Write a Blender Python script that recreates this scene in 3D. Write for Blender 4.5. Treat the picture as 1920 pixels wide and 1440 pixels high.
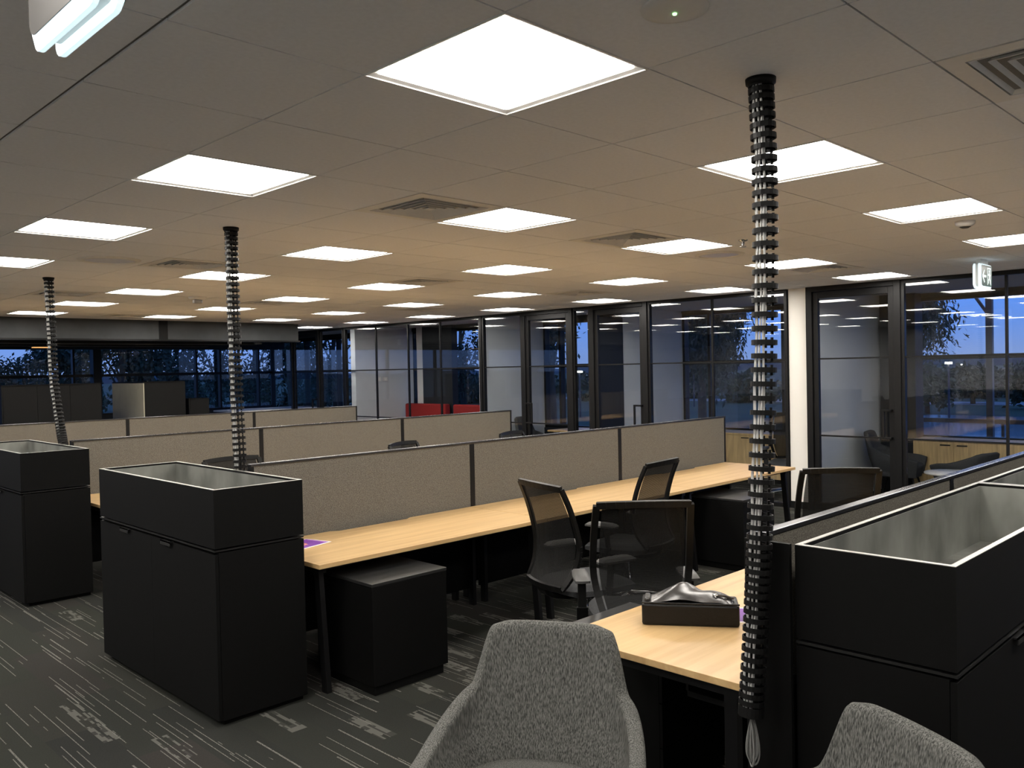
import bpy, math, random
import numpy as np
from mathutils import Vector, Matrix
random.seed(7); rng = np.random.default_rng(7)
for o in list(bpy.data.objects): bpy.data.objects.remove(o)
S = bpy.context.scene; COL = S.collection

# ------------------------------------------------------------------ camera
FPX, YAW, PITCH, ROLL = 1588.16, math.radians(45.0164), math.radians(-1.0345), math.radians(-1.193)
CAM = Vector((0, 0, 1.76))
cf = Vector((math.cos(PITCH)*math.cos(YAW), math.cos(PITCH)*math.sin(YAW), math.sin(PITCH)))
cr = cf.cross(Vector((0, 0, 1))).normalized(); cu = cr.cross(cf)
cr, cu = math.cos(ROLL)*cr + math.sin(ROLL)*cu, -math.sin(ROLL)*cr + math.cos(ROLL)*cu
cd = bpy.data.cameras.new('camera'); cam = bpy.data.objects.new('camera', cd); COL.objects.link(cam)
cd.sensor_fit = 'HORIZONTAL'; cd.sensor_width = 36; cd.lens = FPX/1920*36; cd.clip_start = .02; cd.clip_end = 5000
cam.matrix_world = Matrix(((cr.x, cu.x, -cf.x, CAM.x), (cr.y, cu.y, -cf.y, CAM.y), (cr.z, cu.z, -cf.z, CAM.z), (0, 0, 0, 1)))
S.camera = cam

# ------------------------------------------------------------------ world: dusk sky, one smooth gradient by elevation
W = bpy.data.worlds.new('dusk_sky'); S.world = W; W.use_nodes = True
wn = W.node_tree.nodes; wl = W.node_tree.links; bg = wn['Background']
tc = wn.new('ShaderNodeTexCoord'); sp = wn.new('ShaderNodeSeparateXYZ'); rp = wn.new('ShaderNodeValToRGB')
wl.new(tc.outputs['Generated'], sp.inputs[0]); wl.new(sp.outputs['Z'], rp.inputs[0]); wl.new(rp.outputs[0], bg.inputs[0])
rp.color_ramp.elements[0].position = 0.0; rp.color_ramp.elements[0].color = (.26, .40, .80, 1)
rp.color_ramp.elements[1].position = .35; rp.color_ramp.elements[1].color = (.10, .27, .85, 1)
e = rp.color_ramp.elements.new(.06); e.color = (.155, .39, 1.15, 1)
bg.inputs[1].default_value = .95
PANEL_L = 25.0                                   # radiance of the ceiling panels, the room's lamps

S.view_settings.view_transform = 'Standard'; S.view_settings.look = 'None'
S.view_settings.gamma = 1; S.view_settings.use_curve_mapping = False
S.view_settings.exposure = 0.0
S.cycles.transparent_max_bounces = 16; S.cycles.max_bounces = 6; S.cycles.diffuse_bounces = 4; S.cycles.glossy_bounces = 3

# ------------------------------------------------------------------ materials
MATS = {}
def newmat(name):
    m = bpy.data.materials.new(name); m.use_nodes = True; MATS[name] = m
    return m, m.node_tree.nodes, m.node_tree.links, m.node_tree.nodes['Principled BSDF']
def plain(name, col, rough=.5, metal=0., spec=.5, noise=0., nscale=40., bump=0., bscale=200., stretch=(1, 1, 1), coat=0):
    m, n, l, b = newmat(name)
    b.inputs['Base Color'].default_value = (*col, 1); b.inputs['Roughness'].default_value = rough
    b.inputs['Metallic'].default_value = metal; b.inputs['Specular IOR Level'].default_value = spec
    b.inputs['Coat Weight'].default_value = coat
    t = n.new('ShaderNodeTexCoord'); mp = n.new('ShaderNodeMapping'); mp.inputs['Scale'].default_value = stretch
    l.new(t.outputs['Object'], mp.inputs[0])
    if noise:
        x = n.new('ShaderNodeTexNoise'); x.inputs['Scale'].default_value = nscale; x.inputs['Detail'].default_value = 4
        l.new(mp.outputs[0], x.inputs['Vector'])
        r = n.new('ShaderNodeValToRGB'); l.new(x.outputs['Fac'], r.inputs[0]); l.new(r.outputs[0], b.inputs['Base Color'])
        r.color_ramp.elements[0].position = .3; r.color_ramp.elements[1].position = .7
        r.color_ramp.elements[0].color = (*[c*(1-noise) for c in col], 1); r.color_ramp.elements[1].color = (*[min(1, c*(1+noise)) for c in col], 1)
    if bump:
        x = n.new('ShaderNodeTexNoise'); x.inputs['Scale'].default_value = bscale; x.inputs['Detail'].default_value = 3
        l.new(mp.outputs[0], x.inputs['Vector'])
        bn = n.new('ShaderNodeBump'); bn.inputs['Strength'].default_value = bump; bn.inputs['Distance'].default_value = .002
        l.new(x.outputs['Fac'], bn.inputs['Height']); l.new(bn.outputs[0], b.inputs['Normal'])
    return m
def emit(name, col, s):
    m, n, l, b = newmat(name)
    b.inputs['Base Color'].default_value = (.8, .8, .8, 1); b.inputs['Emission Color'].default_value = (*col, 1); b.inputs['Emission Strength'].default_value = s
    return m

plain('ceiling_tile', (.79, .80, .83), .95, noise=.03, nscale=60, bump=.15, bscale=300)
plain('ceiling_gap', (.22, .21, .20), .9)
plain('plaster', (.62, .62, .62), .9, noise=.02, nscale=8)
plain('room_ceiling', (.45, .45, .45), .9)
plain('office_wall_shaded', (.54, .57, .60), .85, noise=.02, nscale=6)  # shaded copy of the white wall end, dim office light put into the colour
plain('white_paint', (.80, .78, .73), .7, noise=.01, nscale=6)
plain('white_metal', (.70, .69, .67), .45, noise=.02, nscale=30)
plain('black_metal', (.005, .005, .0055), .45, spec=.25, noise=.1, nscale=30)
plain('black_laminate', (.0024, .0024, .0024), .62, spec=.13, noise=.1, nscale=25, bump=.05, bscale=600)
plain('black_plastic', (.0045, .0045, .0045), .45, spec=.18, noise=.1, nscale=60)
plain('grey_plastic', (.055, .055, .054), .5, noise=.1, nscale=60)
plain('dark_top', (.02, .02, .02), .30, noise=.1, nscale=25)
plain('cap_metal', (.10, .10, .105), .22, metal=.8, noise=.05, nscale=40)
plain('rim_metal', (.42, .41, .39), .38, metal=.9, noise=.08, nscale=40)
plain('liner_metal', (.235, .24, .222), .5, metal=.55, noise=.45, nscale=4, stretch=(1, 1, .6))
plain('chrome', (.6, .6, .6), .15, metal=1, noise=.03, nscale=50)
plain('screen_fabric', (.132, .122, .104), .95, spec=.1, noise=.55, nscale=210, bump=.4, bscale=500)
plain('bulkhead_paint', (.058, .064, .068), .75, noise=.12, nscale=5)
plain('cupboard_dark', (.0028, .0028, .0028), .6, spec=.2, noise=.08, nscale=4)
plain('edge_highlight', (.018, .018, .018), .4, metal=.5, noise=.05, nscale=30)  # lighter than the laminate, edge highlight put into the colour
plain('dark_wall', (.016, .018, .022), .6, spec=.3, noise=.08, nscale=4)
plain('dark_ceiling', (.05, .05, .052), .8, noise=.1, nscale=4)
plain('beige_panel', (.33, .31, .235), .7, noise=.05, nscale=10)
plain('oak_panel', (.50, .36, .18), .5, noise=.22, nscale=6, stretch=(7, 7, .5))
plain('lounge_dark', (.055, .057, .06), .95, spec=.1, noise=.3, nscale=200)
plain('red_fabric', (.28, .012, .012), .9, noise=.15, nscale=120)
plain('leather', (.0045, .0045, .0044), .36, spec=.3, noise=.2, nscale=30, bump=.5, bscale=120)
plain('leather_soft', (.035, .032, .031), .30, spec=.8, noise=.4, nscale=14, bump=.6, bscale=25)
plain('paper', (.80, .79, .80), .6, noise=.02, nscale=30)
plain('purple_print', (.16, .035, .30), .5, noise=.12, nscale=15)
plain('pink_print', (.55, .25, .60), .5, noise=.1, nscale=15)
plain('orange_print', (.80, .33, .16), .5, noise=.1, nscale=15)
plain('cable_dark', (.20, .20, .195), .45, noise=.1, nscale=60)
plain('cable_grey', (.46, .46, .45), .4, noise=.1, nscale=60)
plain('sign_back', (.035, .033, .031), .5, noise=.05, nscale=20)
plain('sign_green', (.018, .075, .055), .35, noise=.05, nscale=20)
plain('disc_sky_tint', (.62, .65, .78), .35, noise=.05, nscale=20)  # blue of the reflected sky is put into the disc colour
plain('bark', (.05, .042, .035), .9, noise=.3, nscale=8)
plain('leaf_dark', (.030, .045, .026), .7, noise=.35, nscale=2)
plain('leaf_mid', (.045, .07, .035), .7, noise=.35, nscale=2)
plain('grass', (.055, .075, .035), .95, noise=.3, nscale=.15)
plain('asphalt', (.34, .345, .36), .12, spec=1.0, noise=.25, nscale=.35)
plain('road', (.30, .30, .30), .7, noise=.1, nscale=1)
plain('ridge', (.035, .05, .06), 1, noise=.3, nscale=.02)  # distance haze is put into this blue-grey
plain('outdoor_post', (.06, .065, .075), .5, noise=.1, nscale=8)
emit('panel_glow', (1.0, .945, .87), PANEL_L)
emit('exit_glow', (.70, .92, 1.0), 1.0)
emit('exit_glyph', (.80, 1.0, .95), .9)
emit('led_green', (.35, 1., .3), 5)
emit('lamp_glow', (1., .92, .75), 12)
emit('warm_glow', (1., .50, .16), 1.0)

def mat_wood():
    m, n, l, b = newmat('oak_top'); b.inputs['Roughness'].default_value = .38
    t = n.new('ShaderNodeTexCoord'); mp = n.new('ShaderNodeMapping'); mp.inputs['Scale'].default_value = (.55, 9, 9)
    l.new(t.outputs['Object'], mp.inputs[0])
    x = n.new('ShaderNodeTexNoise'); x.inputs['Scale'].default_value = 2.2; x.inputs['Detail'].default_value = 6; x.inputs['Distortion'].default_value = .6
    l.new(mp.outputs[0], x.inputs['Vector'])
    r = n.new('ShaderNodeValToRGB'); l.new(x.outputs['Fac'], r.inputs[0]); l.new(r.outputs[0], b.inputs['Base Color'])
    r.color_ramp.elements[0].position = .25; r.color_ramp.elements[0].color = (.42, .265, .115, 1)
    r.color_ramp.elements[1].position = .72; r.color_ramp.elements[1].color = (.58, .40, .195, 1)
mat_wood()

def mat_chairfabric():
    m, n, l, b = newmat('chair_fabric'); b.inputs['Roughness'].default_value = .95; b.inputs['Specular IOR Level'].default_value = .1
    t = n.new('ShaderNodeTexCoord'); mp = n.new('ShaderNodeMapping'); mp.inputs['Scale'].default_value = (1, 1, .10)
    l.new(t.outputs['Object'], mp.inputs[0])
    x = n.new('ShaderNodeTexNoise'); x.inputs['Scale'].default_value = 330; x.inputs['Detail'].default_value = 3
    l.new(mp.outputs[0], x.inputs['Vector'])
    r = n.new('ShaderNodeValToRGB'); l.new(x.outputs['Fac'], r.inputs[0]); l.new(r.outputs[0], b.inputs['Base Color'])
    r.color_ramp.elements[0].position = .36; r.color_ramp.elements[0].color = (.036, .037, .035, 1)
    r.color_ramp.elements[1].position = .66; r.color_ramp.elements[1].color = (.155, .155, .145, 1)
    bn = n.new('ShaderNodeBump'); bn.inputs['Strength'].default_value = .5; bn.inputs['Distance'].default_value = .002
    l.new(x.outputs['Fac'], bn.inputs['Height']); l.new(bn.outputs[0], b.inputs['Normal'])
mat_chairfabric()

def mat_glass():
    m = bpy.data.materials.new('glass'); m.use_nodes = True; MATS['glass'] = m
    n, l = m.node_tree.nodes, m.node_tree.links; n.remove(n['Principled BSDF'])
    tr = n.new('ShaderNodeBsdfTransparent'); tr.inputs[0].default_value = (.965, .975, .98, 1)
    gl = n.new('ShaderNodeBsdfGlossy'); gl.inputs['Roughness'].default_value = 0.0
    fr = n.new('ShaderNodeFresnel')              # same reflectance on both faces of the thin pane
    ge = n.new('ShaderNodeNewGeometry'); mr = n.new('ShaderNodeMapRange'); l.new(ge.outputs['Backfacing'], mr.inputs[0])
    mr.inputs['To Min'].default_value = 1.5; mr.inputs['To Max'].default_value = 1/1.5; l.new(mr.outputs[0], fr.inputs['IOR'])
    mx = n.new('ShaderNodeMixShader'); l.new(fr.outputs[0], mx.inputs[0]); l.new(tr.outputs[0], mx.inputs[1]); l.new(gl.outputs[0], mx.inputs[2])
    l.new(mx.outputs[0], n['Material Output'].inputs['Surface'])
mat_glass()

def mat_mesh():
    m, n, l, b = newmat('back_mesh'); b.inputs['Base Color'].default_value = (.008, .008, .008, 1); b.inputs['Roughness'].default_value = .7; b.inputs['Specular IOR Level'].default_value = .15
    t = n.new('ShaderNodeTexCoord'); w = n.new('ShaderNodeTexWave'); w.wave_type = 'BANDS'; w.bands_direction = 'Z'
    w.inputs['Scale'].default_value = 60; l.new(t.outputs['Object'], w.inputs['Vector'])
    mr = n.new('ShaderNodeMapRange'); mr.inputs['To Min'].default_value = .84; mr.inputs['To Max'].default_value = .97
    l.new(w.outputs['Fac'], mr.inputs[0])
    tr = n.new('ShaderNodeBsdfTransparent'); mx = n.new('ShaderNodeMixShader')
    l.new(mr.outputs[0], mx.inputs[0]); l.new(tr.outputs[0], mx.inputs[1]); l.new(b.outputs[0], mx.inputs[2])
    l.new(mx.outputs[0], n['Material Output'].inputs['Surface'])
mat_mesh()

def mat_carpet():
    m, n, l, b = newmat('carpet'); b.inputs['Roughness'].default_value = 1; b.inputs['Specular IOR Level'].default_value = .05
    t = n.new('ShaderNodeTexCoord'); s = n.new('ShaderNodeSeparateXYZ'); l.new(t.outputs['Object'], s.inputs[0])
    def M(op, a, c=None, d=None):
        q = n.new('ShaderNodeMath'); q.operation = op
        for i, v in enumerate((a, c, d)):
            if v is None: continue
            if isinstance(v, (int, float)): q.inputs[i].default_value = v
            else: l.new(v, q.inputs[i])
        return q.outputs[0]
    def WN(u, v, k=0.):
        c = n.new('ShaderNodeCombineXYZ'); l.new(u, c.inputs[0]); c.inputs[2].default_value = k
        if v is not None: l.new(v, c.inputs[1])
        w = n.new('ShaderNodeTexWhiteNoise'); w.noise_dimensions = '3D'; l.new(c.outputs[0], w.inputs['Vector']); return w.outputs['Value']
    X, Y = s.outputs[0], s.outputs[1]
    def cells(wx, ly, thr, k, thin=None):
        xs = M('DIVIDE', X, wx); u = M('FLOOR', xs); off = M('MULTIPLY', WN(u, None, k), 7.3)
        v = M('FLOOR', M('ADD', M('DIVIDE', Y, ly), off))
        o = M('GREATER_THAN', WN(u, v, k+1), thr)
        if thin: o = M('MULTIPLY', o, M('LESS_THAN', M('FRACT', xs), thin))
        return o
    # carpet planks 0.25 x 1 m give patches of tone; zones where the streaks crowd
    pu = M('FLOOR', M('DIVIDE', X, .25)); pv = M('FLOOR', M('ADD', Y, M('MULTIPLY', M('MODULO', pu, 2), .5)))
    tone = WN(pu, pv, 3)
    zone = n.new('ShaderNodeTexNoise'); zone.inputs['Scale'].default_value = 1.1; l.new(t.outputs['Object'], zone.inputs['Vector'])
    zn = M('GREATER_THAN', zone.outputs['Fac'], .47)
    s1 = cells(.033, .42, .80, 11, .13); s2 = cells(.021, .3, .90, 21, .22); s3 = cells(.085, .40, .90, 31, .10)
    blk = M('MULTIPLY', M('MAXIMUM', cells(.022, .24, .45, 41), cells(.012, .10, .62, 61)), cells(.085, .33, .935, 71))
    fine = n.new('ShaderNodeTexNoise'); fine.inputs['Scale'].default_value = 170; l.new(t.outputs['Object'], fine.inputs['Vector'])
    strk = M('MAXIMUM', M('MULTIPLY', s1, .8), M('MAXIMUM', M('MULTIPLY', M('MULTIPLY', s2, zn), .6), M('MULTIPLY', s3, .75)))
    strk = M('MULTIPLY', strk, M('MULTIPLY_ADD', M('GREATER_THAN', fine.outputs['Fac'], .47), .75, .25))
    blk = M('MULTIPLY', blk, M('MULTIPLY_ADD', M('GREATER_THAN', WN(M('FLOOR', M('DIVIDE', X, .012)), M('FLOOR', M('DIVIDE', Y, .05)), 51), .30), .30, .08))
    fac = M('MAXIMUM', strk, blk)
    r = n.new('ShaderNodeValToRGB'); l.new(tone, r.inputs[0])
    r.color_ramp.elements[0].color = (.0205, .021, .020, 1); r.color_ramp.elements[1].color = (.027, .025, .0235, 1)
    e = r.color_ramp.elements.new(.5); e.color = (.025, .0265, .0225, 1)
    nz = n.new('ShaderNodeMix'); nz.data_type = 'RGBA'; nz.blend_type = 'MULTIPLY'; nz.inputs[0].default_value = .7
    l.new(r.outputs[0], nz.inputs[6]); g = n.new('ShaderNodeMapRange'); g.inputs['To Min'].default_value = .6; g.inputs['To Max'].default_value = 1.4
    l.new(fine.outputs['Fac'], g.inputs[0]); l.new(g.outputs[0], nz.inputs[7])
    mx = n.new('ShaderNodeMix'); mx.data_type = 'RGBA'; l.new(fac, mx.inputs[0]); l.new(nz.outputs[2], mx.inputs[6]); mx.inputs[7].default_value = (.19, .187, .17, 1)
    l.new(mx.outputs[2], b.inputs['Base Color'])
mat_carpet()

# ------------------------------------------------------------------ mesh helpers
class MB:
    def __init__(s): s.v = []; s.f = []; s.sm = []
    def add(s, vs, fs, smooth=False):
        o = len(s.v); s.v += [tuple(p) for p in vs]; s.f += [tuple(i+o for i in f) for f in fs]; s.sm += [smooth]*len(fs); return s
    def box(s, x0, x1, y0, y1, z0, z1):
        return s.add([(x0, y0, z0), (x1, y0, z0), (x1, y1, z0), (x0, y1, z0), (x0, y0, z1), (x1, y0, z1), (x1, y1, z1), (x0, y1, z1)],
                     [(0, 3, 2, 1), (4, 5, 6, 7), (0, 1, 5, 4), (1, 2, 6, 5), (2, 3, 7, 6), (3, 0, 4, 7)])
    def bar(s, p, q, w, h, up=(0, 0, 1)):
        p, q = Vector(p), Vector(q); d = (q-p).normalized(); a = d.cross(Vector(up))
        if a.length < 1e-4: a = d.cross(Vector((1, 0, 0)))
        a.normalize(); b = a.cross(d)
        vs = [c + a*sx*w/2 + b*sy*h/2 for c in (p, q) for sx, sy in ((-1, -1), (1, -1), (1, 1), (-1, 1))]
        return s.add(vs, [(0, 1, 2, 3), (7, 6, 5, 4), (0, 4, 5, 1), (1, 5, 6, 2), (2, 6, 7, 3), (3, 7, 4, 0)])
    def tube(s, path, r, n=10, cap=True, smooth=True):
        P = [Vector(p) for p in path]; R = r if hasattr(r, '__len__') else [r]*len(P); vs = []; fs = []
        ref = None
        for i, p in enumerate(P):
            d = (P[min(i+1, len(P)-1)] - P[max(i-1, 0)]).normalized()
            if ref is None: ref = Vector((0, 0, 1)) if abs(d.z) < .9 else Vector((1, 0, 0))
            a = d.cross(ref).normalized(); b = a.cross(d); ref = -d.cross(a).normalized() if False else ref
            for k in range(n):
                t = 2*math.pi*k/n; vs.append(p + R[i]*(math.cos(t)*a + math.sin(t)*b))
        for i in range(len(P)-1):
            for k in range(n): fs.append((i*n+k, i*n+(k+1) % n, (i+1)*n+(k+1) % n, (i+1)*n+k))
        s.add(vs, fs, smooth)
        if cap: s.add(vs[:n], [tuple(range(n))]); s.add(vs[-n:], [tuple(range(n-1, -1, -1))])
        return s
    def lathe(s, prof, n=24, c=(0, 0, 0), smooth=True):
        vs = []; fs = []
        for r, z in prof:
            for k in range(n): t = 2*math.pi*k/n; vs.append((c[0]+r*math.cos(t), c[1]+r*math.sin(t), c[2]+z))
        for i in range(len(prof)-1):
            for k in range(n): fs.append((i*n+k, i*n+(k+1) % n, (i+1)*n+(k+1) % n, (i+1)*n+k))
        return s.add(vs, fs, smooth)
    def grid(s, fn, nu, nv, smooth=True):
        vs = [fn(i/nu, j/nv) for i in range(nu+1) for j in range(nv+1)]
        fs = [(i*(nv+1)+j, (i+1)*(nv+1)+j, (i+1)*(nv+1)+j+1, i*(nv+1)+j+1) for i in range(nu) for j in range(nv)]
        return s.add(vs, fs, smooth)
    def prism(s, poly, z0, z1):
        n = len(poly); return s.add([(x, y, z0) for x, y in poly] + [(x, y, z1) for x, y in poly],
            [tuple(range(n-1, -1, -1)), tuple(range(n, 2*n))] + [(i, (i+1) % n, (i+1) % n+n, i+n) for i in range(n)])
    def build(s, name, mat, parent=None, off=None, bevel=0, solid=0, sub=0, label=None):
        me = bpy.data.meshes.new(name); v = s.v
        if off is not None: v = [(p[0]-off[0], p[1]-off[1], p[2]-off[2]) for p in v]
        me.from_pydata(v, [], s.f); me.polygons.foreach_set('use_smooth', s.sm); me.materials.append(MATS[mat]); me.update()
        o = bpy.data.objects.new(name, me); COL.objects.link(o)
        if parent is not None: o.parent = parent
        elif off is not None: o.location = off
        if solid: d = o.modifiers.new('solidify', 'SOLIDIFY'); d.thickness = solid; d.offset = 0
        if bevel: d = o.modifiers.new('bevel', 'BEVEL'); d.width = bevel; d.segments = 2; d.limit_method = 'ANGLE'
        if sub: d = o.modifiers.new('subsurf', 'SUBSURF'); d.levels = sub; d.render_levels = sub
        if label: o['label'] = label
        return o
def tag(o, label=None, cat=None, group=None, kind=None):
    for k, v in (('label', label), ('category', cat), ('group', group), ('kind', kind)):
        if v: o[k] = v
    return o
def thing(name, label, cat, loc=(0, 0, 0), rz=0, group=None, kind=None):
    o = bpy.data.objects.new(name, None); COL.objects.link(o); o.location = loc; o.rotation_euler = (0, 0, rz)
    o.empty_display_size = .1
    return tag(o, label, cat, group, kind)
def dup(root, loc, rz, label, group=None):
    def cp(o, par):
        c = o.copy(); COL.objects.link(c); c.parent = par
        for ch in [k for k in bpy.data.objects if k.parent == o]: cp(ch, c)
        return c
    r = cp(root, None); r.location = loc; r.rotation_euler = (0, 0, rz); tag(r, label, None, group); return r
def B(*a): return MB().box(*a)
ORD = ['first', 'second', 'third', 'fourth', 'fifth', 'sixth', 'seventh', 'eighth', 'ninth', 'tenth']

CEIL = 2.652; XG = 9.65; FX1 = 12.0; FX2 = 11.15; YB = 13.7; YF = 20.0
# ------------------------------------------------------------------ structure: floor, ceiling, walls
fl = B(-3.3, 12.2, -2.8, 20.2, -.25, 0).build('floor', 'carpet'); tag(fl, 'dark grey carpet with pale streaks running between the benches', None, None, 'structure')

ceil = thing('ceiling', 'suspended tiled ceiling over the open office', None, (0, 0, CEIL), 0, None, 'structure')
co = (0, 0, CEIL)
B(-3.3, XG, -2.74, YB, CEIL+.008, CEIL+.03).box(8.2, XG, YB, 15.8, CEIL+.008, CEIL+.03).build('ceiling_backing', 'ceiling_gap', ceil, co)
def cell(kx, ky): return 1.51+.6*kx, 1.507+.606*ky
VENTS = {(2, -2), (2, 3), (5, 3), (2, 8), (6, 8), (10, 8), (10, 3), (2, 13), (6, 13), (10, 13), (5, 18)}
tiles = []; GAP = .003
for kx in range(-8, 14):
    for ky in range(-7, 24):
        x, y = cell(kx, ky)
        if y > YB-.1 and kx < 11: continue
        if (kx % 3 == 0 and ky % 3 == 0 and (ky < 19 or kx == 12)) or (kx, ky) in VENTS: continue
        x1 = min(x+.6, XG); x0 = x
        gl = .007 if kx == -1 else GAP; gr = .007 if kx == -2 else GAP
        d = Vector((x+.3, y+.3, CEIL))-CAM; dep = d.dot(cf)
        u = 960+FPX*d.dot(cr)/dep if dep > .3 else -9999; vv = 720-FPX*d.dot(cu)/dep if dep > .3 else -9999
        vis = dep > .3 and -250 < u < 2170 and -250 < vv < 1600
        tiles.append((0 if vis else 1, d.length, x0+gl, x1-gr, y+GAP, y+.606-GAP))
tiles.sort(); tcache = {}; rest = MB()
for i, (nv, _, x0, x1, y0, y1) in enumerate(tiles):
    if nv == 0 and i < 300:
        key = (round(x1-x0, 3), round(y1-y0, 3))
        if key not in tcache:
            t = B(-key[0]/2, key[0]/2, -key[1]/2, key[1]/2, 0, .012).build('ceiling_tile', 'ceiling_tile', ceil); tcache[key] = t.data
        else:
            t = bpy.data.objects.new('ceiling_tile', tcache[key]); COL.objects.link(t); t.parent = ceil
        t.location = ((x0+x1)/2, (y0+y1)/2, 0)
    else: rest.box(x0, x1, y0, y1, CEIL, CEIL+.012)
tag(rest.build('ceiling_tile', 'ceiling_tile', ceil, co), kind='stuff')

def wall(name, box, mat, label): return tag(B(*box).build(name, mat, bevel=0), label, None, None, 'structure')
wall('wall_south', (-3.3, 12.2, -2.9, -2.74, 0, 2.9), 'plaster', 'plain pale wall behind the camera')
wall('wall_west', (-3.45, -3.3, -2.9, 20.2, 0, 2.9), 'plaster', 'plain pale wall at the left side, outside the frame')
wall('ceiling.001', (XG, 12.3, -2.8, 20.3, CEIL, CEIL+.05), 'room_ceiling', 'plain grey ceiling of the glass fronted offices')
wall('ceiling.002', (-3.3, 8.2, YB+.1, 20.3, 2.46, 2.52), 'dark_ceiling', 'low dark ceiling beyond the grey bulkhead')
wall('ceiling.003', (8.2, XG, 15.8, 20.3, CEIL, CEIL+.05), 'room_ceiling', 'plain ceiling of the far corner beyond the bulkhead')
wall('roof', (-3.5, 12.9, -3.0, 20.9, 2.95, 3.15), 'dark_wall', 'unseen roof slab added above the office to block sky light')  # unseen slab added to keep sky light out from above
# bulkhead
bk = thing('wall_bulkhead', 'dark grey bulkhead hanging from the ceiling at the far left', None, (2, YB, 2.35), 0, None, 'structure')
bo = (2, YB, 2.35)
B(-3.3, 5.66, YB, YB+.12, 2.35, 2.9).build('panel', 'bulkhead_paint', bk, bo)
B(5.80, 8.2, YB, YB+.12, 2.35, 2.9).build('panel', 'bulkhead_paint', bk, bo)
B(5.66, 5.80, YB-.012, YB+.12, 2.34, 2.9).build('cover_strip', 'black_metal', bk, bo)
B(-3.3, 8.22, YB-.03, YB+.14, 2.325, 2.352).build('bottom_rail', 'black_metal', bk, bo)
for k, (y, z, x1) in enumerate(((14.25, 2.30, 7.6), (14.75, 2.33, 8.0), (15.3, 2.30, 7.2))):
    t = thing('door_track', f'{["nearest", "middle", "farthest"][k]} of three dark tracks under the low ceiling past the bulkhead', 'track', (2, y, 2.46), 0, 'sliding door tracks')
    B(-3.2, x1, y-.05, y+.05, z, 2.46).build('rail', 'black_metal', t, (2, y, 2.46)); B(-3.2, x1, y-.07, y+.07, z-.012, z).build('lip', 'bulkhead_paint', t, (2, y, 2.46))
t = thing('strip_light', 'warm strip light glowing under the dark ceiling at the far left', 'light', (5.2, 16, 2.46))
B(4.4, 6.5, 15.95, 16.05, 2.30, 2.46).build('housing', 'black_metal', t, (5.2, 16, 2.46)); B(4.45, 4.72, 15.94, 16.06, 2.285, 2.30).build('diffuser', 'warm_glow', t, (5.2, 16, 2.46))
# lower soffit in front of the far windows and spandrels
wall('trim_1', (-3.3, 11.2, 19.4, 20.0, 2.38, 2.95), 'dark_wall', 'dark soffit band above the far windows')

# party walls of the offices
wall('wall_office_right', (XG+.03, 12.1, 4.655, 4.885, 0, CEIL), 'office_wall_shaded', 'pale wall running back beside the right glass door')
wall('wall_white_column', (XG-.005, XG+.028, 4.652, 4.888, .085, CEIL), 'white_paint', 'slim white wall end beside the right glass door')
tag(B(XG-.015, XG+.1, 4.64, 4.90, 0, .085).build('baseboard_white_column', 'black_metal'), 'black skirting at the foot of the slim white wall end', None, None, 'structure')
tag(B(10.34, 12.1, 7.95, 8.1, 0, CEIL).build('wall_office_middle', 'office_wall_shaded'), 'pale office wall behind the middle glass door', None, None, 'structure')
tag(B(XG+.08, 10.335, 7.93, 8.12, 0, CEIL-.15).build('wall_dark_panel', 'dark_wall'), 'tall dark panel behind the middle glass door', None, None, 'structure')
tag(B(XG+.02, 11.25, 10.31, 10.45, 0, CEIL).build('wall_office_left', 'office_wall_shaded'), 'pale office wall behind the left glass door', None, None, 'structure')
tag(B(XG+.02, 11.25, 14.05, 14.2, 0, CEIL).build('wall_office_far', 'office_wall_shaded'), 'farthest pale office wall seen through the glass, with switches', None, None, 'structure')
t = thing('switch_plate', 'pair of light switch plates on the farthest pale office wall', 'switch', (10.31, 14.05, 1.6))
for dx in (-.09, .07):
    p = B(10.31+dx-.06, 10.31+dx+.06, 14.035, 14.05, 1.56, 1.65).build('plate', 'white_metal', t, (10.31, 14.05, 1.6), bevel=.004)
    B(10.31+dx-.03, 10.31+dx+.03, 14.03, 14.036, 1.58, 1.63).build('rocker', 'white_paint', p, (10.31, 14.05, 1.6))

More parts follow.
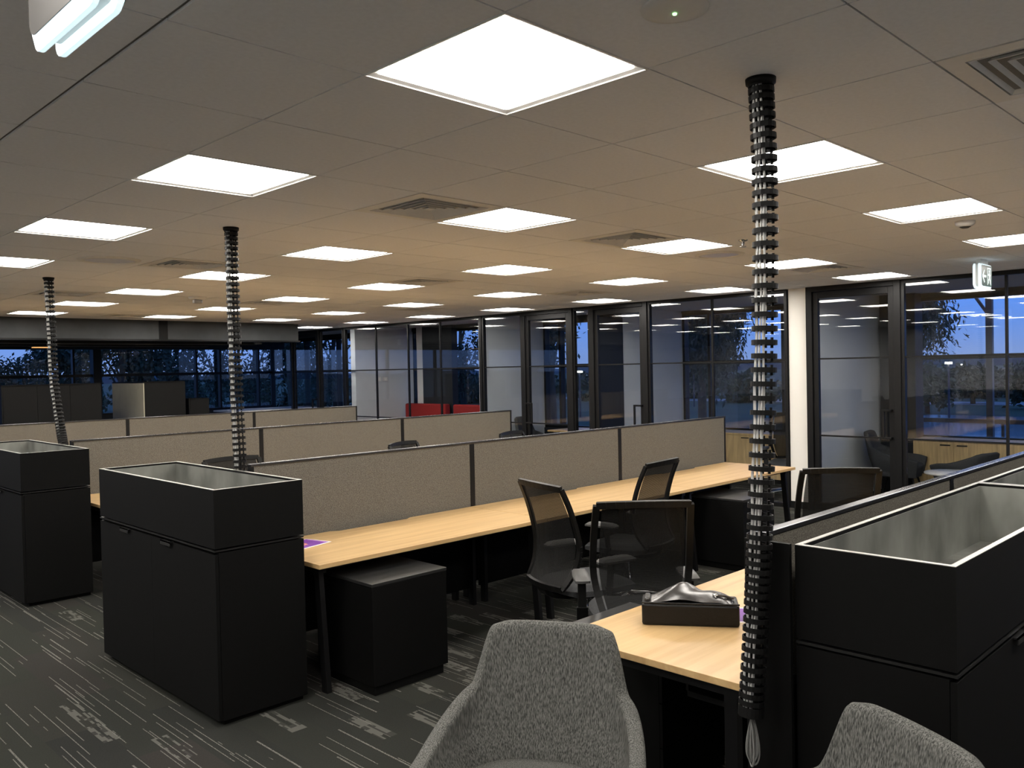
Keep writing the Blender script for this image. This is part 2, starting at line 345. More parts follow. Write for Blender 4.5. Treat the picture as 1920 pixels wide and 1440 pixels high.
# ------------------------------------------------------------------ outside windows
def fwin(n, label, ax, c, a0, a1, z0, z1, mull, trans, posts=()):
    """window band on plane ax=c from a0 to a1"""
    P = (lambda u0, u1, d0, d1, w0, w1: B(c+d0, c+d1, u0, u1, w0, w1)) if ax == 'x' else (lambda u0, u1, d0, d1, w0, w1: B(u0, u1, c+d0, c+d1, w0, w1))
    loc = (c, (a0+a1)/2, z0) if ax == 'x' else ((a0+a1)/2, c, z0)
    t = thing(f'window_{n}', label, None, loc, 0, None, 'structure')
    P(a0, a1, -.03, .09, z1-.05, z1).build('head', 'black_metal', t, loc); P(a0, a1, -.03, .09, z0, z0+.05).build('sill', 'black_metal', t, loc)
    for a in (a0+.025, a1-.025): P(a-.025, a+.025, -.03, .09, z0+.05, z1-.05).build('jamb', 'black_metal', t, loc)
    for a in mull: P(a-.022, a+.022, -.03, .09, z0+.05, z1-.05).build('mullion', 'black_metal', t, loc)
    for a, w in posts: P(a-w/2, a+w/2, -.10, .12, z0, z1).build('post', 'dark_wall', t, loc)
    for z in trans: P(a0, a1, -.035, .085, z-.03, z+.03).build('transom', 'black_metal', t, loc)
    us = [a0+.03]+sorted(mull)+[a1-.03]; zs = [z0+.04]+sorted(trans)+[z1-.04]
    for i in range(len(us)-1):
        for j in range(len(zs)-1): P(us[i], us[i+1], .02, .028, zs[j], zs[j+1]).build('pane', 'glass', t, loc)
    # wall below and above
    P(a0, a1, -.05, .15, -1.3, z0).build('apron', 'dark_wall', t, loc); P(a0, a1, -.05, .15, z1, 2.95).build('spandrel', 'dark_wall', t, loc)
fwin(1, 'outside window of the right hand office looking onto the car park', 'x', FX1, -2.7, 4.66, .70, 2.60, (-.6, 1.4), (1.795,), ())
fwin(2, 'outside window of the office behind the big middle glass pane', 'x', FX1, 4.88, 7.96, .70, 2.62, (6.17, 7.45), (1.795,), ())
fwin(3, 'outside window of the office behind the left glass door', 'x', FX2, 8.1, 10.32, .70, 2.58, (9.15, 9.93), (1.79,), ())
fwin(4, 'outside window of the office with the red seating', 'x', FX2, 10.44, 14.06, .70, 2.58, (12.0,), (1.79,), ())
fwin(5, 'outside window round the far corner past the last office', 'x', FX2, 14.2, 20.0, .70, 2.58, (15.6, 16.9, 18.3), (1.79,), ())
fwin(6, 'long dark framed window wall at the far left with trees outside', 'y', YF, -3.3, 11.25, .90, 2.50, (-1.6, .4, 2.6, 4.4, 6.36, 9.14, 9.75, 10.79), (1.80,), ((6.83, .17),))
wall('wall_step', (FX2, FX1+.1, 8.1, 8.16, -1.3, 2.95), 'dark_wall', 'short outside return wall where the facade steps back')
# column beside the right office window, dark panel in the red office
wall('wall_column_right', (11.72, 12.0, 4.16, 4.62, 0, CEIL), 'dark_wall', 'dark column beside the right hand office window')
wall('wall_panel_red_office', (10.98, 11.13, 12.65, 13.56, 0, CEIL), 'dark_wall', 'dark wall panel between the windows of the red office')
wall('wall_column_red_office', (10.98, 11.13, 13.57, 13.75, 0, CEIL), 'plaster', 'slim pale column between the windows of the red office')

# ------------------------------------------------------------------ glass partition along X = XG
def gbay(n, label, y0, y1, mull, zl, edge=.035):
    loc = (XG, (y0+y1)/2, 0); t = thing(f'window_{n}', label, None, loc, 0, None, 'structure')
    a, b = XG-.03, XG+.03
    B(a, b, y0, y1, CEIL-.045, CEIL).build('head', 'black_metal', t, loc); B(a, b, y0, y1, 0, .05).build('sill', 'black_metal', t, loc)
    for y in (y0, y1-edge): B(a, b, y, y+edge, .05, CEIL-.045).build('jamb', 'black_metal', t, loc)
    for y in mull: B(XG-.018, XG+.018, y-.012, y+.012, .05, CEIL-.045).build('mullion', 'black_metal', t, loc)
    for z in zl: B(XG-.014, XG+.014, y0+edge, y1-edge, z-.009, z+.009).build('glazing_bar', 'black_metal', t, loc)
    us = [y0+edge]+list(mull)+[y1-edge]
    for i in range(len(us)-1): B(XG-.005, XG+.005, us[i]+.001, us[i+1]-.001, .05, CEIL-.045).build('pane', 'glass', t, loc)
def gdoor(n, label, y0, y1, hy, zl):
    """y0..y1 outer faces of the jambs; hy is the Y of the pull handle"""
    loc = (XG, (y0+y1)/2, 0); t = thing(f'door_{n}', label, None, loc, 0, None, 'structure')
    a, b = XG-.05, XG+.05
    for y in (y0, y1-.075): B(a, b, y, y+.075, 0, CEIL).build('jamb', 'black_metal', t, loc, bevel=.004)
    B(a, b, y0+.075, y1-.075, CEIL-.06, CEIL).build('head', 'black_metal', t, loc)
    l0, l1 = y0+.08, y1-.08
    lf = B(XG-.028, XG+.028, l0, l0+.06, .02, CEIL-.065).box(XG-.028, XG+.028, l1-.06, l1, .02, CEIL-.065).box(XG-.028, XG+.028, l0+.06, l1-.06, CEIL-.14, CEIL-.065).box(XG-.028, XG+.028, l0+.06, l1-.06, .02, .10).build('leaf_frame', 'black_metal', t, loc, bevel=.003)
    for z in zl: B(XG-.014, XG+.014, l0+.06, l1-.06, z-.009, z+.009).build('glazing_bar', 'black_metal', lf, loc)
    B(XG-.005, XG+.005, l0+.06, l1-.06, .10, CEIL-.14).build('pane', 'glass', lf, loc)
    far = l0 if hy < (l0+l1)/2 else l1
    sgn = 1 if far == l0 else -1
    h = MB()
    h.box(XG-.085, XG-.06, hy-.012, hy+.012, .89, 1.22)
    y_in = far+sgn*.03; h.box(XG-.085, XG-.06, min(hy, y_in), max(hy, y_in), 1.196, 1.22); h.box(XG-.085, XG-.06, min(hy, y_in), max(hy, y_in), .89, .914)
    for z in (.902, 1.208): h.box(XG-.085, XG-.02, y_in-.012, y_in+.012, z-.012, z+.012)
    h.build('handle', 'black_metal', t, loc, bevel=.003)
gbay(11, 'right hand glass front with ceiling lights reflected in it', -2.74, 3.56, (.5, 2.53), (.895, 1.80))
gdoor(1, 'black framed glass door beside the white wall end', 3.56, 4.65, 3.745, (.895, 1.80))
gbay(12, 'large middle glass front between white wall end and glass door', 4.90, 6.955, (5.945,), (1.79,))
gdoor(2, 'black framed glass door with a dark panel behind it', 6.955, 7.985, 7.17, (1.79,))
gbay(13, 'narrow glass sidelight between the two middle doors', 7.985, 8.32, (), (1.79,), .03)
gdoor(3, 'leftmost black framed glass door with pale wall behind', 8.32, 9.385, 9.16, (1.79, .895))
gbay(14, 'glass front left of the leftmost glass door', 9.385, 10.31, (), (1.79, .895))
gbay(15, 'long far glass front with red seats behind it', 10.33, 14.37, (11.41, 12.32, 13.31), (1.79, .885), .06)
gbay(16, 'glass front past the farthest pale wall', 14.39, 15.26, (), (1.79,), .04)
gdoor(4, 'far dark framed glass door at the end of the glass wall', 15.27, 16.4, 15.5, (1.79,))

# ------------------------------------------------------------------ outside
gz = -1.2
gr = thing('ground', 'grass, car park and road outside the windows', None, (40, 40, gz), 0, None, 'structure')
B(-500, 1500, -500, 1500, gz-.5, gz-.02).build('lawn', 'grass', gr, (40, 40, gz))
B(13.5, 48.5, -40, 16.5, gz-.02, gz).build('car_park', 'asphalt', gr, (40, 40, gz))
B(60, 64, -200, 60, gz-.02, gz+.01).build('road_surface', 'road', gr, (40, 40, gz))
def ridge(u, v):
    a = math.radians(-45+180*u); r = 420+60*v; h = (.6+.6*math.sin(a*37)+.5*math.sin(a*91+1)+.4*math.sin(a*211+2)+1.2*math.sin(a*5+.5))
    return (r*math.cos(a), r*math.sin(a), gz+max(0, h+3)*(1-abs(2*v-1)) if 0 < v < 1 else gz)
MB().grid(ridge, 420, 4).build('ridge', 'ridge', gr, (40, 40, gz))

def ray_at(px, dist):
    d = cf + cr*((px-960)/FPX); d = Vector((d.x, d.y, 0)).normalized()
    k = dist/ d.dot(Vector((cf.x, cf.y, 0)).normalized())
    return CAM.x+d.x*k, CAM.y+d.y*k
def tree(px, dist, zc, rl, rv, nleaf, leaf, mat, label, group=None, lsz=.16, dens=None, droop=.6, trunk=True):
    x, y = ray_at(px, dist); t = thing('tree', label, 'tree', (x, y, gz), 0, group)
    top = zc-gz
    m = MB().tube([(0, 0, -.1), (.05, .03, top*.4), (-.04, .05, top*.8), (0, 0, top+rv*.5)], [rl*.09+.05, rl*.08+.04, rl*.05+.03, .03], 8)
    k = max(5, dens or 14); cl = []
    for i in range(k):
        a = rng.uniform(0, 2*math.pi); r = math.sqrt(rng.uniform(.05, 1)); h = rng.uniform(-.9, .95); r *= math.sqrt(max(.05, 1-h*h))
        c = np.array([rl*r*math.cos(a), rl*r*math.sin(a), top+rv*h]); cl.append(c)
        b0 = np.array([0, 0, max(top*.45, top+rv*(h-.7))]); mid = (b0+c)/2+[0, 0, .12*rl]
        m.tube([tuple(b0), tuple(mid), tuple(c)], [.05*rl**.5, .03*rl**.5, .012], 6, cap=False)
    m.build('trunk', 'bark', t)
    cl = np.array(cl); idx = rng.integers(0, k, nleaf)
    p = cl[idx]+rng.normal(0, 1, (nleaf, 3))*np.array([rl*.24, rl*.24, rv*.20]); 
    dirn = rng.normal(0, 1, (nleaf, 3)); dirn[:, 2] -= droop*1.6; dirn /= np.linalg.norm(dirn, axis=1, keepdims=True)
    side = np.cross(dirn, rng.normal(0, 1, (nleaf, 3))); side /= np.linalg.norm(side, axis=1, keepdims=True)+1e-6
    L = lsz*rng.uniform(.6, 1.4, (nleaf, 1)); w = L*leaf
    q = np.stack([p, p+dirn*L*.5+side*w, p+dirn*L, p+dirn*L*.5-side*w], 1).reshape(-1, 3)
    me = bpy.data.meshes.new('foliage'); me.from_pydata(q.tolist(), [], np.arange(nleaf*4).reshape(-1, 4).tolist()); me.materials.append(MATS[mat])
    o = bpy.data.objects.new('foliage', me); COL.objects.link(o); o.parent = t; o['kind'] = 'stuff'
tree(1702, 30, 4.9, 1.45, 2.9, 26000, .14, 'leaf_dark', 'drooping gum tree right of the slim dark office column', None, .22, 26, 1.0)
tree(1316, 30, 4.5, 1.35, 3.0, 22000, .14, 'leaf_dark', 'large dark drooping tree behind the big middle glass pane', None, .22, 26, 1.0)
tree(1036, 26, 3.3, .85, 1.9, 2000, .2, 'leaf_dark', 'loose leafed tree behind the left glass door', None, .2, 14, .6)
tree(868, 28, 3.3, .75, 1.9, 1700, .22, 'leaf_dark', 'open leafed tree seen past the red seating', None, .2, 12, .4)
tree(1738, 47, .25, 1.25, .85, 2600, .25, 'leaf_mid', 'small round tree on the grass right of the drooping gum', None, .35, 12, .1)
tree(1824, 56, .2, 1.35, .95, 2600, .25, 'leaf_dark', 'round tree just left of the outdoor post', None, .35, 12, .1)
tree(1926, 49, .35, 1.25, 1.05, 2600, .25, 'leaf_dark', 'tree at the right edge beyond the car park', None, .35, 12, .1)
for px, d, z, a, b, nl, lab in ((35, 40, 1.9, 1.5, 1.1, 1500, 'low rounded tree at the far left edge window'), (112, 34, 2.0, 1.0, 1.1, 1500, 'dark tree left of the thick far window post'),
        (232, 30, 3.2, 1.25, 2.2, 2200, 'dense dark tree right of the thick far window post'), (318, 37, 3.4, 1.7, 2.4, 2200, 'dense dark tree behind the beige sided cupboard'),
        (408, 34, 3.2, .95, 2.4, 700, 'open leafed tree left of the middle cable spine'), (480, 40, 3.0, 1.2, 2.3, 700, 'open leafed tree right of the middle cable spine'),
        (545, 30, 3.2, 1.0, 2.2, 900, 'open leafed tree at the far window corner'), (628, 34, 3.0, 1.1, 2.0, 1000, 'tree behind the far glass door')):
    tree(px, d, z, a, b, int(nl*2.2), .22, 'leaf_dark', lab, 'trees outside the far windows', .22, 16, .4)
NUM = 'first second third fourth fifth sixth seventh eighth ninth tenth eleventh twelfth thirteenth fourteenth fifteenth sixteenth seventeenth eighteenth nineteenth twentieth'.split()
for i, px in enumerate(range(-60, 1990, 105)):
    d = 66+9*(i % 2)
    tree(px, d, -.25+.35*((i*53) % 7)/7, 2.0, 1.0, 1500, .3, 'leaf_mid' if i % 3 else 'leaf_dark', f'low dark tree in the belt on the horizon, {NUM[i]} from the left', 'tree belt on the horizon', .5, 10, 0)
# outdoor post, rail, street lamps
t = thing('canopy_post', 'dark steel post with a diagonal strut outside the right window', 'post', (14.5, 4.04, gz))
B(14.455, 14.545, 3.995, 4.085, gz, 3.2).build('post', 'outdoor_post', t, (14.5, 4.04, gz)); MB().bar((14.5, 4.06, 2.45), (14.5, 4.5, 3.15), .04, .04).build('strut', 'outdoor_post', t, (14.5, 4.04, gz))
t = thing('railing', 'low dark railing outside the right office window', 'railing', (15, 2, gz))
B(14.97, 15.03, -6, 8, .72, .79).build('top_rail', 'outdoor_post', t, (15, 2, gz))
for y in range(-6, 9, 2): B(14.98, 15.02, y-.02, y+.02, gz, .72).build('baluster', 'outdoor_post', t, (15, 2, gz))
for px, d, zt, lab in ((1779, 40, 1.55, 'street lamp on a thin pole right of the drooping gum'), (1803, 90, 1.15, 'far street lamp glowing on the horizon'), (1301, 60, 1.9, 'street lamp glowing behind the large middle tree'), (887, 40, -.15+.0, 'orange lit lamp past the red seating'), (1087, 50, 1.45, 'street lamp seen through the narrow sidelight')):
    x, y = ray_at(px, d); t = thing('street_lamp', lab, 'lamp', (x, y, gz), 0, 'street lamps outside')
    MB().tube([(0, 0, 0), (0, 0, zt-gz)], [.06, .04], 8).build('pole', 'outdoor_post', t); B(-.13, .13, -.13, .13, zt-gz, zt-gz+.10).build('head', 'lamp_glow' if zt > 0 else 'warm_glow', t, bevel=.02)

# ------------------------------------------------------------------ ceiling lights
def make_light():
    t = thing('ceiling_light', 'x', 'light', (0, 0, 0), 0, 'square ceiling light panels')
    a, b = .297, .276
    f = MB()
    for s in (0, 1, 2, 3):
        c, d = math.cos(s*math.pi/2), math.sin(s*math.pi/2)
        R = lambda x, y, z: (c*x-d*y, d*x+c*y, z)
        f.add([R(-a, -a, 0), R(a, -a, 0), R(b, -b, .006), R(-b, -b, .006), R(-a, -a, .012), R(a, -a, .012)], [(0, 1, 2, 3), (1, 0, 4, 5)])
    f.build('frame', 'white_metal', t)
    g = B(-.302, .302, -.305, -.2985, -.004, .008).box(-.302, .302, .2985, .305, -.004, .008).box(-.302, -.2975, -.2985, .2985, -.004, .008).box(.2975, .302, -.2985, .2985, -.004, .008)
    g.build('trim_ring', 'white_metal', t)
    r = .012; pts = []
    for cx, cy, a0 in ((b-r, b-r, 0), (-b+r, b-r, 90), (-b+r, -b+r, 180), (b-r, -b+r, 270)):
        for k in range(4): q = math.radians(a0+30*k); pts.append((cx+r*math.cos(q), cy+r*math.sin(q)))
    MB().prism(pts, .004, .011).build('diffuser', 'panel_glow', t)
    return t
proto = make_light(); used = False
ROWL = {4: 'row nearest the glass offices', 3: 'second row from the glass offices', 2: 'third row from the glass offices', 1: 'fourth row from the glass offices', 0: 'leftmost row'}
for i in range(-2, 5):
    cnt = 0
    for j in range(-1, 8):
        if j == 7 and i != 4: continue
        x, y = cell(3*i, 3*j); x += .3; y += .303
        d = Vector((x, y, CEIL))-CAM; dep = d.dot(cf)
        u = 960+FPX*d.dot(cr)/dep if dep > .2 else -1e4; v = 720-FPX*d.dot(cu)/dep if dep > .2 else -1e4
        vis = dep > .2 and -60 < u < 1960 and v > -30
        if vis: lab = f'lit square ceiling panel, {ROWL[i]}, {ORD[cnt]} counting away from the camera'; cnt += 1; grp = 'square ceiling light panels'
        else: lab = 'lit square ceiling panel outside the photograph, above or behind the camera'; grp = 'ceiling panels out of view'
        if not used: o = proto; used = True; o.location = (x, y, CEIL); tag(o, lab, None, grp)
        else: dup(proto, (x, y, CEIL), 0, lab, grp)

# air vents
def make_vent():
    t = thing('air_vent', 'x', 'vent', (0, 0, 0), 0, 'ceiling air vents')
    f = MB()
    def sq(m, a0, z0, a1, z1):
        for s in range(4):
            c, d = math.cos(s*math.pi/2), math.sin(s*math.pi/2); R = lambda x, y, z: (c*x-d*y, d*x+c*y, z)
            m.add([R(-a0, -a0, z0), R(a0, -a0, z0), R(a1, -a1, z1), R(-a1, -a1, z1)], [(0, 1, 2, 3)])
    sq(f, .297, -.002, .235, -.004); sq(f, .297, -.002, .297, .012); sq(f, .235, -.004, .235, .02); f.build('frame', 'white_metal', t)
    bx = MB(); sq(bx, .26, .008, .26, .16); bx.box(-.26, .26, -.26, .26, .15, .16); bx.build('duct_box', 'dark_wall', t)
    for k in range(5):
        a = .228-.042*k; m = MB(); sq(m, a, -.004, a-.032, .034); m.build('louvre', 'white_metal', t, solid=.0025)
    B(-.022, .022, -.022, .022, -.004, .002).build('centre_plate', 'white_metal', t)
    return t
vp = make_vent(); first = True
VL = {(2, -2): 'large slatted air vent at the top right corner of the photo', (2, 3): 'dark slatted air vent left of the big central ceiling panel behind the first', (5, 3): 'slatted air vent right of centre beside a lit panel and round disc',
      (2, 8): 'slatted air vent between the round disc and the middle cable spine', (6, 8): 'small slatted air vent near the middle of the ceiling', (10, 8): 'faint air vent above the left glass door', (10, 3): 'small air vent just right of the near cable spine',
      (2, 13): 'small air vent behind the left cable spine', (6, 13): 'faint air vent right of the middle cable spine', (10, 13): 'faint far air vent close to the far glass front', (5, 18): 'farthest air vent, close to the grey bulkhead'}
for kx, ky in sorted(VENTS):
    x, y = cell(kx, ky); L = (x+.3, y+.303, CEIL)
    if first: vp.location = L; tag(vp, VL[kx, ky]); first = False
    else: dup(vp, L, 0, VL[kx, ky], 'ceiling air vents')
# round discs, sensor, sprinkler
def disc(x, y, r, lab, mat='disc_sky_tint'):
    t = thing('ceiling_disc', lab, 'disc', (x, y, CEIL))
    MB().lathe([(r*.78, -.004), (r*.82, -.014), (r*.93, -.012), (r, -.001)], 36).build('rim', 'white_metal', t)
    MB().lathe([(0.001, -.007), (r*.5, -.008), (r*.79, -.005)], 36).build('face', mat, t)
disc(2.415, 6.72, .225, 'round sky-tinted ceiling disc left of the middle cable spine'); disc(6.08, 3.67, .20, 'round sky-tinted ceiling disc left of the near cable spine')
t = thing('ceiling_sensor', 'white round ceiling sensor with a green light at the top', 'sensor', (1.808, 1.207, CEIL))
MB().lathe([(.085, 0), (.083, -.006), (.06, -.010), (.03, -.013), (.001, -.014)], 32).build('body', 'white_metal', t)
MB().lathe([(.006, -.012), (.005, -.017), (.001, -.018)], 10, (.0, .0, 0)).build('indicator', 'led_green', t)
t = thing('emergency_light', 'tiny white emergency light between ceiling panels left of the middle spine', 'light', (4.32, 9.37, CEIL))
MB().lathe([(.10, 0), (.095, -.02), (.06, -.03), (.001, -.03)], 24).build('body', 'white_metal', t); B(-.05, .05, -.03, .03, -.075, -.03).build('lamp_head', 'rim_metal', t, bevel=.01)
t = thing('sprinkler', 'small sprinkler head on the ceiling left of the near cable spine', 'sprinkler', (5.516, 3.136, CEIL))
MB().lathe([(.035, 0), (.03, -.008), (.012, -.012), (.008, -.04), (.001, -.04)], 16).build('body', 'chrome', t); MB().lathe([(.001, -.05), (.022, -.05), (.022, -.046), (.001, -.046)], 16).build('deflector', 'chrome', t)
t = thing('smoke_detector', 'small white smoke detector beside the panel at the right edge', 'detector', (5.97, 1.80, CEIL))
MB().lathe([(.06, 0), (.058, -.02), (.04, -.035), (.001, -.036)], 24).build('body', 'white_metal', t); MB().lathe([(.035, -.036), (.02, -.045), (.001, -.046)], 20).build('chamber', 'grey_plastic', t)

# exit signs (local: long in X, faces +-Y)
def make_exit(label, loc, rz, blank=0):
    t = thing('exit_sign', label, 'exit sign', loc, rz, 'exit signs'); L, H, T = .165, .20, .036
    def rr(x0, x1, z0, z1, r):
        out = []
        for cx, cz, a0 in ((x1-r, z1-.01, 0), (x0+r, z1-.01, 90), (x0+r, z0+r, 180), (x1-r, z0+r, 270)):
            q = .01 if a0 < 180 else r
            cx = (x1-q) if a0 in (0, 270) else (x0+q)
            for k in range(5): a = math.radians(a0+22.5*k); out.append((cx+q*math.cos(a), (cz if a0 >= 180 else z1-q)+q*math.sin(a)))
        return out
    def slab(poly, y0, y1, m=None):
        m = m or MB(); n = len(poly)
        return m.add([(x, y0, z) for x, z in poly]+[(x, y1, z) for x, z in poly], [tuple(range(n)), tuple(range(2*n-1, n-1, -1))]+[(i, i+n, (i+1) % n+n, (i+1) % n) for i in range(n)])
    B(-.10, .10, -.02, .02, -.045, 0).build('mount', 'white_metal', t, bevel=.004)
    z1, z0 = -.045, -.045-H-.02
    slab(rr(-L+.012, L-.012, z0+.02, z1, .03), -.013, .013).build('spine', 'white_metal', t)
    for s in (-1, 1):
        outer = rr(-L, L, z0, z1, .03); inner = rr(-L+.02, L-.02, z0+.022, z1-.012, .03); n = len(outer)
        m = MB(); y0, y1 = s*.014, s*T; ym = s*(T-.012)
        m.add([(x, y0, z) for x, z in outer]+[(x, ym, z) for x, z in outer]+[(x, y1, z) for x, z in inner],
              [(i, (i+1) % n, (i+1) % n+n, i+n) for i in range(n)]+[(i+n, (i+1) % n+n, (i+1) % n+2*n, i+2*n) for i in range(n)]+[tuple(range(n))])
        lens = m.build('lens', 'exit_glow', t)
        slab(inner, s*(T-.001), s*(T+.0015)).build('face', 'sign_green' if s != blank else 'sign_back', lens)
        if s == blank: continue
        # pictogram: arrow, running figure, doorway  (mirrored on the back so that it reads from each side)
        g = MB(); yy = s*(T+.0015); zc = (z0+z1)/2
        def P(poly): g.add([(-s*x, yy+s*.001, zc+z) for x, z in poly], [tuple(range(len(poly)))])
        def bar(x0, q0, x1, q1, w):
            d = Vector((x1-x0, q1-q0)); d.normalize(); nx, nz = -d.y*w/2, d.x*w/2
            P([(x0+nx, q0+nz), (x1+nx, q1+nz), (x1-nx, q1-nz), (x0-nx, q0-nz)])
        bar(-.115, 0, -.02, 0, .02); bar(-.12, 0, -.07, .055, .018); bar(-.12, 0, -.07, -.055, .018)
        for a in ((.02, -.075, .02, .075), (.105, -.075, .105, .075), (.012, .075, .113, .075)): bar(*a, .012)
        P([(.065+.013*math.cos(k*math.pi/5), .05+.013*math.sin(k*math.pi/5)) for k in range(10)])
        for a in ((.062, .036, .07, -.01, .02), (.066, .03, .038, .012, .009), (.066, .03, .09, .008, .009), (.07, -.01, .045, -.03, .011), (.045, -.03, .045, -.06, .011), (.07, -.01, .088, -.04, .011), (.088, -.04, .098, -.062, .011)): bar(*a)
        g.build('pictogram', 'exit_glyph', lens)
    return t
make_exit('lit exit sign near the ceiling by the right glass front', (8.40, 2.395, CEIL), 0)
make_exit('large lit exit sign hanging in the top left corner, closest to the camera', (.548, 1.65, CEIL), math.radians(90), 1)

# ------------------------------------------------------------------ desk benches
BENCH = [('right hand bench', 1.385, 2.44), ('front bench in mid frame', 4.80, 2.47), ('second bench from the front', 8.03, 2.47), ('rear bench below the far windows', 11.60, 2.47)]
MODW = 1.825
def make_desk():
    t = thing('desk', 'x', 'desk')               # local: X 0..MODW along the bench, screen at y=0, user at -Y
    d = .825; w = MODW
    poly = [(.002, -d), (w-.002, -d), (w-.002, -.028), (w*.5+.33, -.028), (w*.5+.28, -.062), (w*.5-.28, -.062), (w*.5-.33, -.028), (.002, -.028)]
    MB().prism(poly, .695, .72).build('worktop', 'oak_top', t, bevel=.0015)
    for x in (.06, w-.06):
        MB().bar((x, -.10, .695), (x, -.10, .0), .05, .03, (1, 0, 0)).bar((x, -.72, .68), (x, -.78, .0), .05, .03, (1, 0, 0)).box(x-.025, x+.025, -.76, -.06, .655, .695).build('leg', 'black_metal', t)
    B(.04, w-.04, -.075, -.055, .12, .69).build('modesty_panel', 'black_laminate', t)
    B(.15, w-.15, -.34, -.12, .56, .58).box(.15, w-.15, -.345, -.335, .58, .655).build('cable_tray', 'black_metal', t)
    B(.085, w-.085, -.70, -.66, .655, .695).build('beam', 'black_metal', t)
    return t
def make_screen():
    t = thing('desk_screen', 'x', 'screen'); w = MODW
    m = B(0, .022, -.018, .018, .66, 1.195).box(w-.022, w, -.018, .018, .66, 1.195).box(.022, w-.022, -.018, .018, .66, .69); m.build('frame', 'black_metal', t)
    B(-.001, w+.001, -.02, .02, 1.193, 1.21).build('cap', 'cap_metal', t, bevel=.003)
    B(.024, w-.024, -.015, .015, .69, 1.192).build('fabric_panel', 'screen_fabric', t)
    return t
dproto, sproto = make_desk(), make_screen(); du = su = False
SEC = ['left', 'middle', 'right']
for bi, (bn, y, x0) in enumerate(BENCH):
    for k in range(3):
        x = x0+k*MODW
        lab = f'{SEC[k]} grey fabric screen on the {bn}'
        if not su: sproto.location = (x+.04, y, 0); tag(sproto, lab, None, 'desk screens'); su = True
        else: dup(sproto, (x+.04, y, 0), 0, lab, 'desk screens')
        if bi > 0:
            lab = f'{SEC[k]} oak topped desk on the near side of the {bn}'
            if not du: dproto.location = (x, y, 0); tag(dproto, lab, None, 'oak topped desks'); du = True
            else: dup(dproto, (x, y, 0), 0, lab, 'oak topped desks')
        o = dup(dproto, (x+MODW, y, 0), math.pi, f'{SEC[k]} oak topped desk on the far side of the {bn}', 'oak topped desks')
# end panel of the right bench
tag(B(2.462, 2.478, 1.257, 1.412, 0, 1.195).build('end_panel', 'black_laminate'), 'tall black end panel of the right hand bench screen', 'panel')

# storage cabinets with planter tops (local: length X, depth Y, doors on -Y)
def cabinet(label, loc, rz, L, D, tabs, group='planter cabinets'):
    t = thing('planter_cabinet', label, 'cabinet', loc, rz, group); a, d = L/2, D/2
    B(-a+.03, a-.03, -d+.04, d-.01, 0, .05).build('plinth', 'black_laminate', t)
    B(-a, -a+.02, -d+.02, d, .03, .872).box(a-.02, a, -d+.02, d, .03, .872).box(-a+.02, a-.02, d-.015, d, .03, .872).box(-a+.02, a-.02, -d+.02, d-.015, .03, .05).build('carcass', 'black_laminate', t)
    B(-a, a, -d-.002, d, .879, .887).build('top_slab', 'edge_highlight', t)  # proud strip draws the thin highlight along the cabinet edge
    n = len(tabs); 
    for k in range(n):
        x0, x1 = -a+L*k/n+.0005, -a+L*(k+1)/n-.0005
        dr = B(x0, x1, -d, -d+.018, .035, .866).build('door', 'black_laminate', t)
        B(tabs[k]-.06, tabs[k]+.06, -d-.016, -d+.01, .862, .867).box(tabs[k]-.06, tabs[k]+.06, -d-.016, -d-.012, .845, .867).build('tab_handle', 'cap_metal', dr)
    z0, z1, w = .895, 1.19, .018
    MB().box(-a, a, -d, -d+w, z0, z1-.002).box(-a, a, d-w, d, z0, z1-.002).box(-a, -a+w, -d+w, d-w, z0, z1-.002).box(a-w, a, -d+w, d-w, z0, z1-.002).build('planter_box', 'black_laminate', t)
    MB().box(-a, a, -d, -d+w, z1-.002, z1).box(-a, a, d-w, d, z1-.002, z1).box(-a, -a+w, -d+w, d-w, z1-.002, z1).box(a-w, a, -d+w, d-w, z1-.002, z1).build('planter_rim', 'rim_metal', t)
    li = MB(); e, f = a-w-.004, d-w-.004; zz = z1-.012; zb = z0+.03; g = .002
    li.box(-e, e, -f, -f+g, zb, zz).box(-e, e, f-g, f, zb, zz).box(-e, -e+g, -f, f, zb, zz).box(e-g, e, -f, f, zb, zz).box(-e, e, -f, f, zb-g, zb)
    li.build('planter_liner', 'liner_metal', t)
    return t
cabinet('black planter cabinet at the end of the front bench, centre left', (2.152, 4.79, 0), -math.pi/2, 1.56, .50, (-.363, .22))
cabinet('black planter cabinet at the end of the second bench, left edge of the photo', (2.152, 8.02, 0), -math.pi/2, 1.56, .50, (-.363, .22))
cabinet('nearest black planter cabinet on the right, fully open empty planter', (3.385, 1.02, 0), 0, 1.78, .47, (-.30, .30))
cabinet('second black planter cabinet on the right, cut by the frame edge', (5.175, 1.02, 0), 0, 1.78, .47, (-.30, .30))
cabinet('farthest black planter cabinet along the right hand bench', (6.965, 1.02, 0), 0, 1.78, .47, (-.30, .30))

# mobile pedestals (drawers on -Y)
def make_ped(label, loc, rz=0):
    t = thing('pedestal', label, 'pedestal', loc, rz, 'black mobile pedestals'); a, d = .262, .275
    B(-a, a, -d+.015, d, .055, .595).build('body', 'black_laminate', t, bevel=.002); B(-a-.002, a+.002, -d-.003, d+.002, .597, .615).build('top', 'dark_top', t, bevel=.002)
    for z0, z1 in ((.06, .235), (.24, .415), (.42, .592)): B(-a, a, -d, -d+.014, z0, z1).build('drawer_front', 'black_laminate', t, bevel=.001)
    B(-a+.02, a-.02, -d+.03, d-.02, .0, .05).build('plinth', 'black_plastic', t)
    return t
make_ped('black pedestal sticking out under the left end of the front desk', (2.918, 4.03, 0), math.pi)
make_ped('black pedestal under the right part of the front desk, shiny top', (6.63, 3.93, 0), math.pi)
make_ped('black pedestal at the edge of the right bench desk beside the handbag', (3.02, 2.23, 0))

